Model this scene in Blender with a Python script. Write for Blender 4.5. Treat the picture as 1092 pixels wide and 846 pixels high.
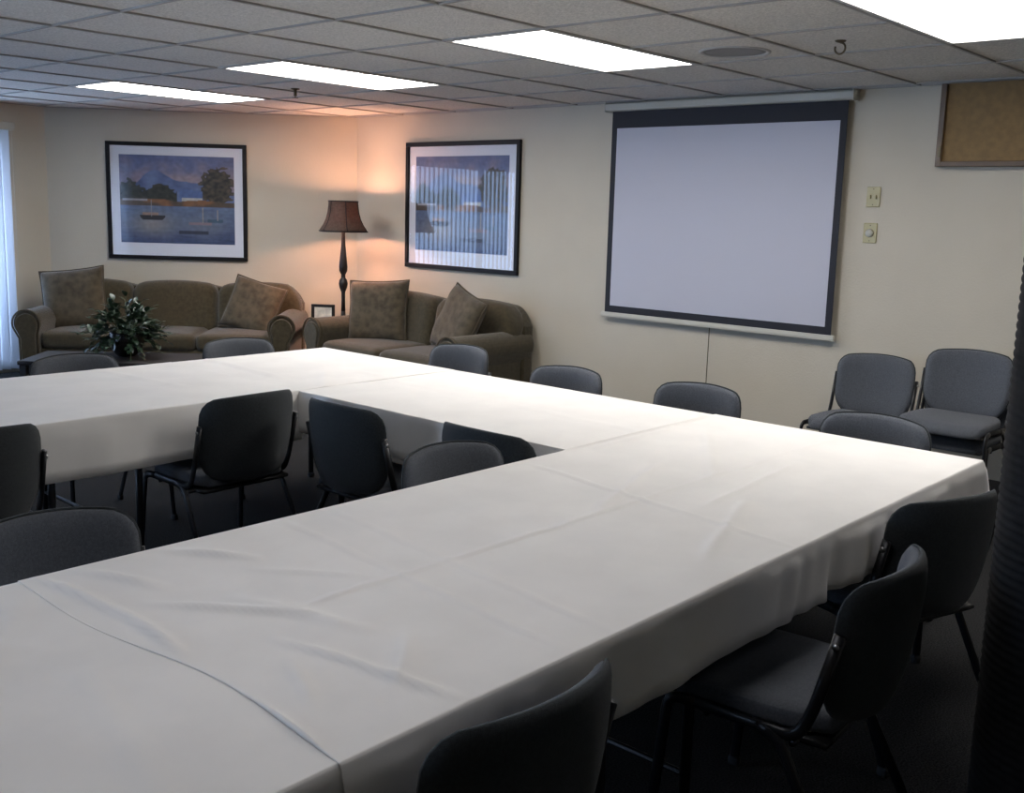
import bpy, bmesh, math, random
from mathutils import Vector, Matrix, noise
C = bpy.context.scene.collection
for o in list(bpy.data.objects): bpy.data.objects.remove(o)
PI = math.pi
# ---------------------------------------------------------------- camera
F_PX, PX, PY = 1110.96, 552.62, 409.22
YAW, PITCH, ROLL, CAM_Z = -.8468, -.1648, .0289, 1.6
fw = Vector((-math.sin(YAW)*math.cos(PITCH), math.cos(YAW)*math.cos(PITCH), math.sin(PITCH)))
rt = fw.cross(Vector((0, 0, 1))).normalized(); up = rt.cross(fw)
r2 = rt*math.cos(ROLL)+up*math.sin(ROLL); u2 = -rt*math.sin(ROLL)+up*math.cos(ROLL)
cd = bpy.data.cameras.new('camera'); cam = bpy.data.objects.new('camera', cd); C.objects.link(cam)
cam.matrix_world = Matrix(((r2.x, u2.x, -fw.x, 0), (r2.y, u2.y, -fw.y, 0), (r2.z, u2.z, -fw.z, CAM_Z), (0, 0, 0, 1)))
cd.sensor_fit = 'HORIZONTAL'; cd.sensor_width = 36; cd.lens = 36*F_PX/1092
cd.shift_x = -(PX-546)/1092; cd.shift_y = (PY-423)/1092; cd.clip_start = .05
bpy.context.scene.camera = cam
# ---------------------------------------------------------------- light levels
EXPOSURE = 0.0
PANEL = 15.0          # fluorescent diffusers
DIM = 3.7            # two unseen panels added as fill light on the near side
LAMP_W = 135          # watts, floor lamp bulb
DAY_W = 420           # daylight falling on the windows
WORLD = 2.5
sc = bpy.context.scene
sc.view_settings.view_transform = 'Standard'; sc.view_settings.look = 'None'
sc.view_settings.gamma = 1; sc.view_settings.use_curve_mapping = False
sc.view_settings.exposure = EXPOSURE
w = bpy.data.worlds.new('sky'); sc.world = w; w.use_nodes = True
w.node_tree.nodes['Background'].inputs[0].default_value = (.42, .62, 1, 1)
w.node_tree.nodes['Background'].inputs[1].default_value = WORLD
XS, YB, ZC = 6.395, 9.74, 2.402           # screen wall, window wall, ceiling
XL, YN = -2.4, -2.2                        # left wall, near wall
CX, CY = 4.393, YB                         # where the slanting wall meets the window wall
DX, DY = XS, 7.738                         # where it meets the screen wall

def daylight(name, loc, rot, sx, sy, watts):
    l = bpy.data.lights.new(name, 'AREA'); l.shape = 'RECTANGLE'; l.size = sx; l.size_y = sy
    l.energy = watts; l.color = (.5, .68, 1)
    o = bpy.data.objects.new(name, l); C.objects.link(o); o.location = loc; o.rotation_euler = rot
daylight('daylight_window', (2.6, YB+.6, 1.3), (-PI/2, 0, 0), 3.0, 2.3, DAY_W*.35)
daylight('daylight_window', (XL-.6, 6.4, 1.3), (0, -PI/2, 0), 2.3, 2.6, DAY_W*1.7)  # daylight for the added side window, raised to brighten the slanted wall

# ---------------------------------------------------------------- materials
def mat(name, col, rough=.6, metal=0, noise_amt=0, nscale=30, bump=0, bscale=200, emis=None, estr=0, coat=0, sheen=0, spec=.5, transl=0, col2=None, detail=4):
    m = bpy.data.materials.new(name); m.use_nodes = True; nt = m.node_tree; b = nt.nodes['Principled BSDF']
    b.inputs['Base Color'].default_value = (*col, 1); b.inputs['Roughness'].default_value = rough
    b.inputs['Metallic'].default_value = metal; b.inputs['Specular IOR Level'].default_value = spec
    b.inputs['Coat Weight'].default_value = coat; b.inputs['Coat Roughness'].default_value = .03
    b.inputs['Sheen Weight'].default_value = sheen
    tc = nt.nodes.new('ShaderNodeTexCoord')
    if noise_amt or col2:
        n = nt.nodes.new('ShaderNodeTexNoise'); n.inputs['Scale'].default_value = nscale; n.inputs['Detail'].default_value = detail
        nt.links.new(tc.outputs['Object'], n.inputs['Vector'])
        mx = nt.nodes.new('ShaderNodeMix'); mx.data_type = 'RGBA'
        c2 = col2 or tuple(max(0, c*(1-noise_amt)) for c in col); c1 = col if col2 else tuple(c*(1+noise_amt) for c in col)
        rp = nt.nodes.new('ShaderNodeValToRGB'); rp.color_ramp.elements[0].position = .35; rp.color_ramp.elements[1].position = .65
        nt.links.new(n.outputs['Fac'], rp.inputs[0]); nt.links.new(rp.outputs[0], mx.inputs['Factor'])
        mx.inputs[6].default_value = (*c1, 1); mx.inputs[7].default_value = (*c2, 1)
        nt.links.new(mx.outputs[2], b.inputs['Base Color'])
    if bump:
        n2 = nt.nodes.new('ShaderNodeTexNoise'); n2.inputs['Scale'].default_value = bscale; n2.inputs['Detail'].default_value = 3
        nt.links.new(tc.outputs['Object'], n2.inputs['Vector'])
        bp = nt.nodes.new('ShaderNodeBump'); bp.inputs['Strength'].default_value = bump; bp.inputs['Distance'].default_value = .01
        nt.links.new(n2.outputs['Fac'], bp.inputs['Height']); nt.links.new(bp.outputs[0], b.inputs['Normal'])
    if emis: b.inputs['Emission Color'].default_value = (*emis, 1); b.inputs['Emission Strength'].default_value = estr
    if transl:
        t = nt.nodes.new('ShaderNodeBsdfTranslucent'); t.inputs[0].default_value = (*col, 1)
        ms = nt.nodes.new('ShaderNodeMixShader'); ms.inputs[0].default_value = transl
        nt.links.new(b.outputs[0], ms.inputs[1]); nt.links.new(t.outputs[0], ms.inputs[2])
        nt.links.new(ms.outputs[0], nt.nodes['Material Output'].inputs['Surface'])
    return m
M = {}
M['wall'] = mat('wall_paint', (.50, .452, .36), .8, noise_amt=.02, nscale=3, bump=.15, bscale=90)
M['ceiling'] = mat('ceiling_tile', (.60, .57, .52), .95, noise_amt=.14, nscale=75, bump=.5, bscale=120)
M['tbar'] = mat('ceiling_grid', (.36, .34, .31), .8)
M['carpet'] = mat('carpet', (.024, .024, .024), 1, noise_amt=.6, nscale=160, bump=.8, bscale=350, spec=.1)
M['cloth'] = mat('table_linen', (.80, .77, .72), .85, noise_amt=.03, nscale=5, bump=.08, bscale=600, sheen=.1)
M['seat'] = mat('chair_fabric', (.080, .087, .100), .95, noise_amt=.15, nscale=160, bump=.4, bscale=700, sheen=.15, spec=.2)
M['shell'] = mat('chair_back_fabric', (.034, .039, .041), .95, noise_amt=.15, nscale=160, bump=.4, bscale=700, sheen=.15, spec=.2)
M['black'] = mat('black_metal', (.008, .008, .009), .35)
M['rubber'] = mat('rubber', (.006, .006, .006), .8)
M['steel'] = mat('steel', (.5, .5, .5), .3, metal=1)
M['sofa'] = mat('sofa_chenille', (.054, .043, .023), .95, noise_amt=.18, nscale=35, bump=.4, bscale=300, sheen=.25, spec=.2)
M['pillow'] = mat('pillow_damask', (.098, .078, .049), .9, col2=(.054, .042, .026), nscale=16, bump=.3, bscale=300, sheen=.2, spec=.2)
M['piping'] = mat('piping', (.07, .055, .033), .9)
M['darkwood'] = mat('dark_wood', (.009, .006, .005), .5, noise_amt=.3, nscale=12)
M['brownwood'] = mat('brown_wood', (.11, .065, .03), .45, noise_amt=.15, nscale=9)
M['brownpanel'] = mat('brown_panel', (.22, .135, .05), .75, noise_amt=.1, nscale=25, bump=.2, bscale=150)
M['frame'] = mat('picture_frame_black', (.006, .005, .006), .5, spec=.2)
M['mat'] = mat('picture_mat', (.62, .64, .70), .8)
M['screen'] = mat('screen_fabric', (.45, .45, .505), .75, bump=.03, bscale=400)
M['screenblack'] = mat('screen_border', (.006, .006, .012), .7)
M['white'] = mat('white_enamel', (.46, .44, .37), .4)
M['ivory'] = mat('ivory_plastic', (.38, .33, .16), .4)
M['panel'] = mat('light_diffuser', (.9, .9, .9), .5, emis=(.99, .965, .95), estr=PANEL)
M['panel_fill'] = mat('light_diffuser_dim', (.9, .9, .9), .5, emis=(.95, .94, 1), estr=DIM)  # glow of the added fill panels, kept out of view
M['fixture'] = mat('light_trim', (.42, .41, .39), .5)
M['pot'] = mat('glazed_pot', (.012, .010, .010), .25)
M['soil'] = mat('soil', (.02, .013, .008), 1)
M['stem'] = mat('stem', (.05, .09, .03), .7)
M['slat'] = mat('blind_vane', (.80, .82, .86), .55, transl=.45)
M['alu'] = mat('window_frame', (.55, .55, .55), .4)
M['column'] = mat('ribbed_black_wrap', (.0045, .0045, .005), .8, noise_amt=.5, nscale=40, spec=.2)
M['photo'] = mat('photo_print', (.68, .62, .52), .4, noise_amt=.2, nscale=20)
M['speaker'] = mat('speaker_grille', (.22, .21, .20), .7, noise_amt=.2, nscale=300)
M['brass'] = mat('aged_metal', (.10, .075, .04), .4, metal=.7)
M['bulb'] = mat('lit_bulb', (1, .8, .6), .4, emis=(1, .55, .3), estr=14)
M['base'] = mat('vinyl_base', (.05, .04, .03), .6)

def leaf_mat():
    m = mat('leaf', (.016, .036, .020), .35, col2=(.035, .065, .038), nscale=14, detail=1)
    return m
M['leaf'] = leaf_mat()
def glass_mat():
    m = bpy.data.materials.new('clear_glass'); m.use_nodes = True; nt = m.node_tree
    nt.nodes.remove(nt.nodes['Principled BSDF'])
    t = nt.nodes.new('ShaderNodeBsdfTransparent'); g = nt.nodes.new('ShaderNodeBsdfGlossy'); g.inputs['Roughness'].default_value = .015
    fr = nt.nodes.new('ShaderNodeFresnel'); fr.inputs[0].default_value = 1.48
    ms = nt.nodes.new('ShaderNodeMixShader')
    ge = nt.nodes.new('ShaderNodeNewGeometry'); sb = nt.nodes.new('ShaderNodeMath'); sb.operation = 'SUBTRACT'; sb.inputs[0].default_value = 1; sb.use_clamp = True
    ml = nt.nodes.new('ShaderNodeMath'); ml.operation = 'MULTIPLY'
    nt.links.new(ge.outputs['Backfacing'], sb.inputs[1]); nt.links.new(sb.outputs[0], ml.inputs[0]); nt.links.new(fr.outputs[0], ml.inputs[1])
    nt.links.new(ml.outputs[0], ms.inputs[0]); nt.links.new(t.outputs[0], ms.inputs[1]); nt.links.new(g.outputs[0], ms.inputs[2])
    nt.links.new(ms.outputs[0], nt.nodes['Material Output'].inputs['Surface'])
    return m
M['glass'] = glass_mat()
def shade_mat():
    m = mat('lamp_shade_fabric', (.075, .055, .042), .9, noise_amt=.25, nscale=60)
    nt = m.node_tree; b = nt.nodes['Principled BSDF']
    t = nt.nodes.new('ShaderNodeBsdfTranslucent'); t.inputs[0].default_value = (.16, .075, .055, 1)
    ms = nt.nodes.new('ShaderNodeMixShader'); ms.inputs[0].default_value = .18
    nt.links.new(b.outputs[0], ms.inputs[1]); nt.links.new(t.outputs[0], ms.inputs[2])
    nt.links.new(ms.outputs[0], nt.nodes['Material Output'].inputs['Surface'])
    return m
M['shade'] = shade_mat()
def paint_mat():
    m = mat('painted_print', (1, 1, 1), .6); nt = m.node_tree
    a = nt.nodes.new('ShaderNodeVertexColor'); a.layer_name = 'pigment'
    nt.links.new(a.outputs[0], nt.nodes['Principled BSDF'].inputs['Base Color']); return m
M['paint'] = paint_mat()

# ---------------------------------------------------------------- mesh helpers
def obj(name, bm, m, parent=None, smooth=False, sub=0, bevel=0):
    me = bpy.data.meshes.new(name); bmesh.ops.recalc_face_normals(bm, faces=bm.faces); bm.to_mesh(me); bm.free()
    me.materials.append(M[m] if isinstance(m, str) else m)
    o = bpy.data.objects.new(name, me); C.objects.link(o)
    if parent: o.parent = parent
    if smooth:
        for p in me.polygons: p.use_smooth = True
    if bevel:
        b = o.modifiers.new('bevel', 'BEVEL'); b.width = bevel; b.segments = 2; b.limit_method = 'ANGLE'
    if sub:
        s = o.modifiers.new('sub', 'SUBSURF'); s.levels = sub; s.render_levels = sub
    return o
def thing(name, label, cat, loc=(0, 0, 0), rz=0, group=None):
    o = bpy.data.objects.new(name, None); C.objects.link(o); o.location = loc; o.rotation_euler = (0, 0, rz)
    o.empty_display_size = .1
    o['label'] = label; o['category'] = cat
    if group: o['group'] = group
    return o
def tag(o, label, cat, group=None):
    o['label'] = label; o['category'] = cat
    if group: o['group'] = group
    return o
def struct(name, bm, m, parent=None, **k):
    o = obj(name, bm, m, parent, **k)
    if not parent: o['kind'] = 'structure'
    return o
def dup(root, loc, rz, label=None, group=None):
    r = root.copy(); C.objects.link(r); r.location = loc; r.rotation_euler = (0, 0, rz)
    if label: r['label'] = label
    if group: r['group'] = group
    for ch in list(root.children):
        c = ch.copy(); C.objects.link(c); c.parent = r
        for g in list(ch.children):
            d = g.copy(); C.objects.link(d); d.parent = c
    return r
def bx(bm, a, b, mtx=None):
    x0, y0, z0 = a; x1, y1, z1 = b
    vs = [bm.verts.new(Vector(p) if mtx is None else mtx @ Vector(p)) for p in ((x0, y0, z0), (x1, y0, z0), (x1, y1, z0), (x0, y1, z0), (x0, y0, z1), (x1, y0, z1), (x1, y1, z1), (x0, y1, z1))]
    for f in ((0, 3, 2, 1), (4, 5, 6, 7), (0, 1, 5, 4), (1, 2, 6, 5), (2, 3, 7, 6), (3, 0, 4, 7)): bm.faces.new([vs[i] for i in f])
    return bm
def box(a, b): return bx(bmesh.new(), a, b)
def smooth_path(pts, r=.05, n=5):
    P = [Vector(p) for p in pts]; out = [P[0]]
    for i in range(1, len(P)-1):
        a = (P[i-1]-P[i]); b = (P[i+1]-P[i]); ra = min(r, a.length*.45, b.length*.45)
        s = P[i]+a.normalized()*ra; e = P[i]+b.normalized()*ra
        for k in range(n+1):
            t = k/n; out.append(s*(1-t)**2+P[i]*2*t*(1-t)+e*t*t)
    out.append(P[-1]); return out
def tube(bm, pts, rx, ry=None, n=10, ref=Vector((1, 0, 0)), radii=None):
    ry = ry or rx; P = [Vector(p) for p in pts]; rings = []
    for i, p in enumerate(P):
        t = (P[min(i+1, len(P)-1)]-P[max(i-1, 0)]).normalized()
        rf = ref if abs(t.dot(ref)) < .95 else Vector((0, 1, .1))
        a = (rf-t*t.dot(rf)).normalized(); b = t.cross(a); k = radii[i] if radii else 1
        rings.append([bm.verts.new(p+a*math.cos(2*PI*j/n)*rx*k+b*math.sin(2*PI*j/n)*ry*k) for j in range(n)])
    for u, v in zip(rings, rings[1:]):
        for j in range(n): bm.faces.new((u[j], u[(j+1) % n], v[(j+1) % n], v[j]))
    bm.faces.new(rings[0]); bm.faces.new(rings[-1]); return bm
def lathe(bm, prof, c=(0, 0), n=32, sx=1, sy=1, shape=None, cap=True):
    rings = []
    for r, z in prof:
        rings.append([bm.verts.new((c[0]+r*sx*math.cos(2*PI*j/n)*(shape(2*PI*j/n, z) if shape else 1), c[1]+r*sy*math.sin(2*PI*j/n)*(shape(2*PI*j/n, z) if shape else 1), z)) for j in range(n)])
    for u, v in zip(rings, rings[1:]):
        for j in range(n): bm.faces.new((u[j], u[(j+1) % n], v[(j+1) % n], v[j]))
    if cap: bm.faces.new(rings[0]); bm.faces.new(rings[-1])
    return bm
def cushion(bm, size, center=(0, 0, 0), n=10, r=.05, puff=0, fn=None, mtx=None):
    """rounded box: a gridded cube whose surface is pulled to radius r, optionally puffed"""
    hx, hy, hz = [s/2 for s in size]; r = min(r, hx, hy, hz); vd = {}
    def P(i, j, k):
        key = (i, j, k)
        if key in vd: return vd[key]
        q = [2*i/n-1, 2*j/n-1, 2*k/n-1]
        q = [math.copysign(abs(t)**.8, t) for t in q]
        p = Vector((q[0]*hx, q[1]*hy, q[2]*hz))
        inner = Vector((max(-hx+r, min(hx-r, p.x)), max(-hy+r, min(hy-r, p.y)), max(-hz+r, min(hz-r, p.z))))
        d = p-inner
        if d.length > 1e-9: p = inner+d.normalized()*r
        if puff:
            p.z += math.copysign(1, p.z)*puff*(1-q[0]**2)*(1-q[1]**2)*(abs(p.z)/hz)
        if fn: p = fn(p, q)
        p = p+Vector(center)
        if mtx is not None: p = mtx @ p
        v = bm.verts.new(p); vd[key] = v; return v
    for a in range(n):
        for b in range(n):
            for s in (0, n):
                bm.faces.new((P(a, b, s), P(a+1, b, s), P(a+1, b+1, s), P(a, b+1, s)))
                bm.faces.new((P(a, s, b), P(a+1, s, b), P(a+1, s, b+1), P(a, s, b+1)))
                bm.faces.new((P(s, a, b), P(s, a+1, b), P(s, a+1, b+1), P(s, a, b+1)))
    return bm
def prism(bm, pts, a, b, axis=0):
    """extrude a 2-D outline between a and b along an axis"""
    def V(p, t): return (t, p[0], p[1]) if axis == 0 else ((p[0], t, p[1]) if axis == 1 else (p[0], p[1], t))
    A = [bm.verts.new(V(p, a)) for p in pts]; B = [bm.verts.new(V(p, b)) for p in pts]; n = len(pts)
    bm.faces.new(A); bm.faces.new(B)
    for i in range(n): bm.faces.new((A[i], A[(i+1) % n], B[(i+1) % n], B[i]))
    return bm

# ---------------------------------------------------------------- room shell
T = .12
struct('floor', box((XL-T, YN-T, -.1), (XS+T, YB+T, 0)), 'carpet')
struct('ceiling', box((XL-T, YN-T, ZC+.008), (XS+T, YB+T, ZC+.14)), 'ceiling')
struct('wall_right', box((XS, YN, 0), (XS+T, DY+.05, ZC+.02)), 'wall')
struct('wall_near', box((XL, YN-T, 0), (XS+T, YN, ZC+.02)), 'wall')
W1 = (1.05, 4.02, .06, 2.16)      # window in the far wall: x0 x1 z0 z1
bm = bmesh.new()
bx(bm, (XL, YB, 0), (W1[0], YB+T, ZC+.02)); bx(bm, (W1[1], YB, 0), (CX+.1, YB+T, ZC+.02))
bx(bm, (W1[0], YB, 0), (W1[1], YB+T, W1[2])); bx(bm, (W1[0], YB, W1[3]), (W1[1], YB+T, ZC+.02))
struct('wall_far', bm, 'wall')
W2 = (5.35, 7.7, .06, 2.16)       # unseen left-wall window, read from a reflection, added to match the light: y0 y1 z0 z1
bm = bmesh.new()
bx(bm, (XL-T, YN, 0), (XL, W2[0], ZC+.02)); bx(bm, (XL-T, W2[1], 0), (XL, YB, ZC+.02))
bx(bm, (XL-T, W2[0], 0), (XL, W2[1], W2[2])); bx(bm, (XL-T, W2[0], W2[3]), (XL, W2[1], ZC+.02))
struct('wall_left', bm, 'wall')
# slanting wall between the far wall and the screen wall
L = math.hypot(DX-CX, CY-DY); wm = Matrix.Translation((CX, CY, 0)) @ Matrix.Rotation(math.atan2(DY-CY, DX-CX), 4, 'Z')
bm = bmesh.new(); bx(bm, (0, 0, 0), (L, T, ZC+.02), wm); struct('wall_slanted', bm, 'wall')
bm = bmesh.new(); bx(bm, (XS-.012, YN, 0), (XS, DY, .1)); struct('baseboard_right', bm, 'base')
bm = bmesh.new(); bx(bm, (0, -.012, 0), (L, 0, .1), wm); struct('baseboard_slanted', bm, 'base')
bm = bmesh.new(); bx(bm, (XL, YN, 0), (XS-.02, YN+.012, .1)); struct('baseboard_near', bm, 'base')
# ceiling grid
G = .655; GX = 3.68; GY = 1.85
def inside_x(y):   # right-hand limit of the ceiling at depth y
    return XS if y < DY else XS-(y-DY)
bm = bmesh.new()
k = -10
while GX+k*G < XS:
    x = GX+k*G
    if x > XL:
        ye = min(YB, YB-(x-CX)) if x > CX else YB
        bx(bm, (x-.007, YN, ZC), (x+.007, ye, ZC+.021))
    k += 1
k = -7
while GY+k*G < YB:
    y = GY+k*G
    if y > YN: bx(bm, (XL, y-.007, ZC-.0005), (inside_x(y), y+.007, ZC+.0205))
    k += 1
bx(bm, (XS-.02, YN, ZC-.001), (XS, DY, ZC+.02))
bx(bm, (0, -.02, ZC-.001), (L, 0, ZC+.02), wm)
struct('trim_1', bm, 'tbar')

def window(name, along, a0, a1, z0, z1, plane, depth):
    """glazed frame in a wall: along='x' or 'y'"""
    def B(bm, p, q, w0, w1, d0, d1):
        if along == 'x': bx(bm, (p, plane+d0, w0), (q, plane+d1, w1))
        else: bx(bm, (plane-d1, p, w0), (plane-d0, q, w1))
    bm = bmesh.new(); f = .05
    B(bm, a0, a1, z0, z0+f, .03, .09); B(bm, a0, a1, z1-f, z1, .03, .09); B(bm, a0, a0+f, z0+f, z1-f, .03, .09); B(bm, a1-f, a1, z0+f, z1-f, .03, .09)
    m = (a0+a1)/2; B(bm, m-.03, m+.03, z0+f, z1-f, .03, .09)
    o = struct(name, bm, 'alu')
    bm = bmesh.new(); B(bm, a0+f, m-.03, z0+f, z1-f, .058, .062); B(bm, m+.03, a1-f, z0+f, z1-f, .058, .062)
    obj('pane', bm, 'glass', o); return o
window('window_1', 'x', W1[0], W1[1], W1[2], W1[3], YB, 1)
window('window_2', 'y', W2[0], W2[1], W2[2], W2[3], XL, 1)
def blinds(label, along, a0, a1, plane, sgn, zt, ang, pitch):
    if along == 'x': t = thing('vertical_blinds', label, 'blinds', ((a0+a1)/2, plane+sgn*.07, 0), 0)
    else: t = thing('vertical_blinds', label, 'blinds', (plane+sgn*.07, (a0+a1)/2, 0), PI/2)
    h = (a1-a0)/2
    obj('headrail', box((-h-.03, -.045, zt), (h+.03, .045, zt+.07)), 'white', t, bevel=.004)
    n = int((2*h)/pitch); me = None
    for i in range(n):
        x = -h+pitch*(i+.5)
        if me is None:
            bm = bmesh.new(); vs = []
            for k in range(7):
                u = (k/6-.5)*.089; c = .006*math.cos(PI*k/6-PI/2)
                vs.append((bm.verts.new((u, c, .04)), bm.verts.new((u, c, zt+.01))))
            for a, b in zip(vs, vs[1:]): bm.faces.new((a[0], b[0], b[1], a[1]))
            o = obj('vane', bm, 'slat', t, smooth=True)
            sm = o.modifiers.new('solid', 'SOLIDIFY'); sm.thickness = .0012
            me = o
        else:
            o = me.copy(); C.objects.link(o); o.parent = t
        o.location = (x, 0, 0); o.rotation_euler = (0, 0, ang)
    bm = bmesh.new()
    tube(bm, [(h-.01, -.06 if sgn < 0 else .06, zt), (h-.01, -.06 if sgn < 0 else .06, .9)], .003, n=6); obj('wand', bm, 'white', t)
    return t
blinds('white vertical blinds hanging beside the left end of the long sofa', 'x', W1[0]-.05, 4.05, YB, -1, 2.17, math.radians(-58), .080)
blinds('white vertical blinds over the added side window, seen reflected in the picture glass', 'y', W2[0]-.05, W2[1]+.05, XL, 1, 2.17, math.radians(30), .080)

# ---------------------------------------------------------------- ceiling lights
def light_thing(label, loc, x0, y0):
    t = thing('ceiling_light', label, 'ceiling light', (x0+G, y0+G/2, ZC), 0, 'fluorescent ceiling panels')
    a, b = G-.012, G/2-.012; f = .022
    bm = bmesh.new()
    bx(bm, (-a, -b, 0), (a, -b+f, .018)); bx(bm, (-a, b-f, 0), (a, b, .018)); bx(bm, (-a, -b+f, 0), (-a+f, b-f, .018)); bx(bm, (a-f, -b+f, 0), (a, b-f, .018))
    obj('frame', bm, 'fixture', t)
    obj('diffuser', box((-a+f, -b+f, .004), (a-f, b-f, .016)), 'panel', t); return t
light0 = None
for x0, y0, lab in ((GX, GY-G, 'bright ceiling light panel cut off by the upper right corner of the photo'),
                    (GX, GY+2*G, 'bright ceiling light panel left of the round ceiling speaker'),
                    (GX, GY+5*G, 'second ceiling light panel from the left, beside the small sprinkler head'),
                    (GX, GY+8*G, 'farthest and smallest bright ceiling light panel, above the framed print'),
                    (GX, GY-4*G, 'dim fill light panel added behind the camera on the screen side'),
                    (GX-5*G, GY-G, 'dim fill light panel added above the near table end, out of view')):
    if light0 is None: light0 = light_thing(lab, None, x0, y0)
    elif lab.startswith('dim'):
        t = light_thing(lab, None, x0, y0)
        for c_ in t.children:
            if c_.name.startswith('diffuser'): c_.data.materials[0] = M['panel_fill']
    else: dup(light0, (x0+G, y0+G/2, ZC), 0, lab)
t = thing('ceiling_speaker', 'round flat grey speaker grille set in the ceiling before the projection screen', 'speaker', (4.72, 2.80, ZC+.004))
bm = bmesh.new(); lathe(bm, [(.155, .016), (.155, -.001), (.17, -.004), (.178, .0), (.178, .016)], n=40, cap=False); obj('rim', bm, 'fixture', t, smooth=True)
bm = bmesh.new(); lathe(bm, [(.001, -.002), (.06, -.0015), (.12, 0), (.154, .003), (.154, .012)], n=40); obj('grille', bm, 'speaker', t, smooth=True)
def hook(loc, label, s):
    t = thing('ceiling_hook', label, 'hook', loc)
    bm = bmesh.new(); lathe(bm, [(.022*s, .0), (.02*s, -.006), (.006, -.010*s)], n=16); obj('plate', bm, 'brass', t, smooth=True)
    bm = bmesh.new(); pts = [(0, 0, -.006)]+[(0, .022*s*math.sin(a), -.03*s-.022*s*math.cos(a)) for a in [PI+q*PI/8 for q in range(0, 14)]]
    tube(bm, pts, .0042*s, n=8); obj('ring', bm, 'brass', t, smooth=True); return t
hook((4.67, 2.22, ZC+.007), 'small metal ring hook in the ceiling right of the round speaker', 1.15)
t = thing('sprinkler_head', 'small dark sprinkler head hanging from the ceiling above the framed prints', 'sprinkler', (4.64, 6.30, ZC+.007))
bm = bmesh.new(); lathe(bm, [(.032, 0), (.03, -.006), (.012, -.010), (.011, -.045), (.014, -.05)], n=16); obj('body', bm, 'brass', t, smooth=True)
bm = bmesh.new(); lathe(bm, [(.004, -.05), (.004, -.062), (.022, -.063), (.022, -.066)], n=16); obj('deflector', bm, 'brass', t)

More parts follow.
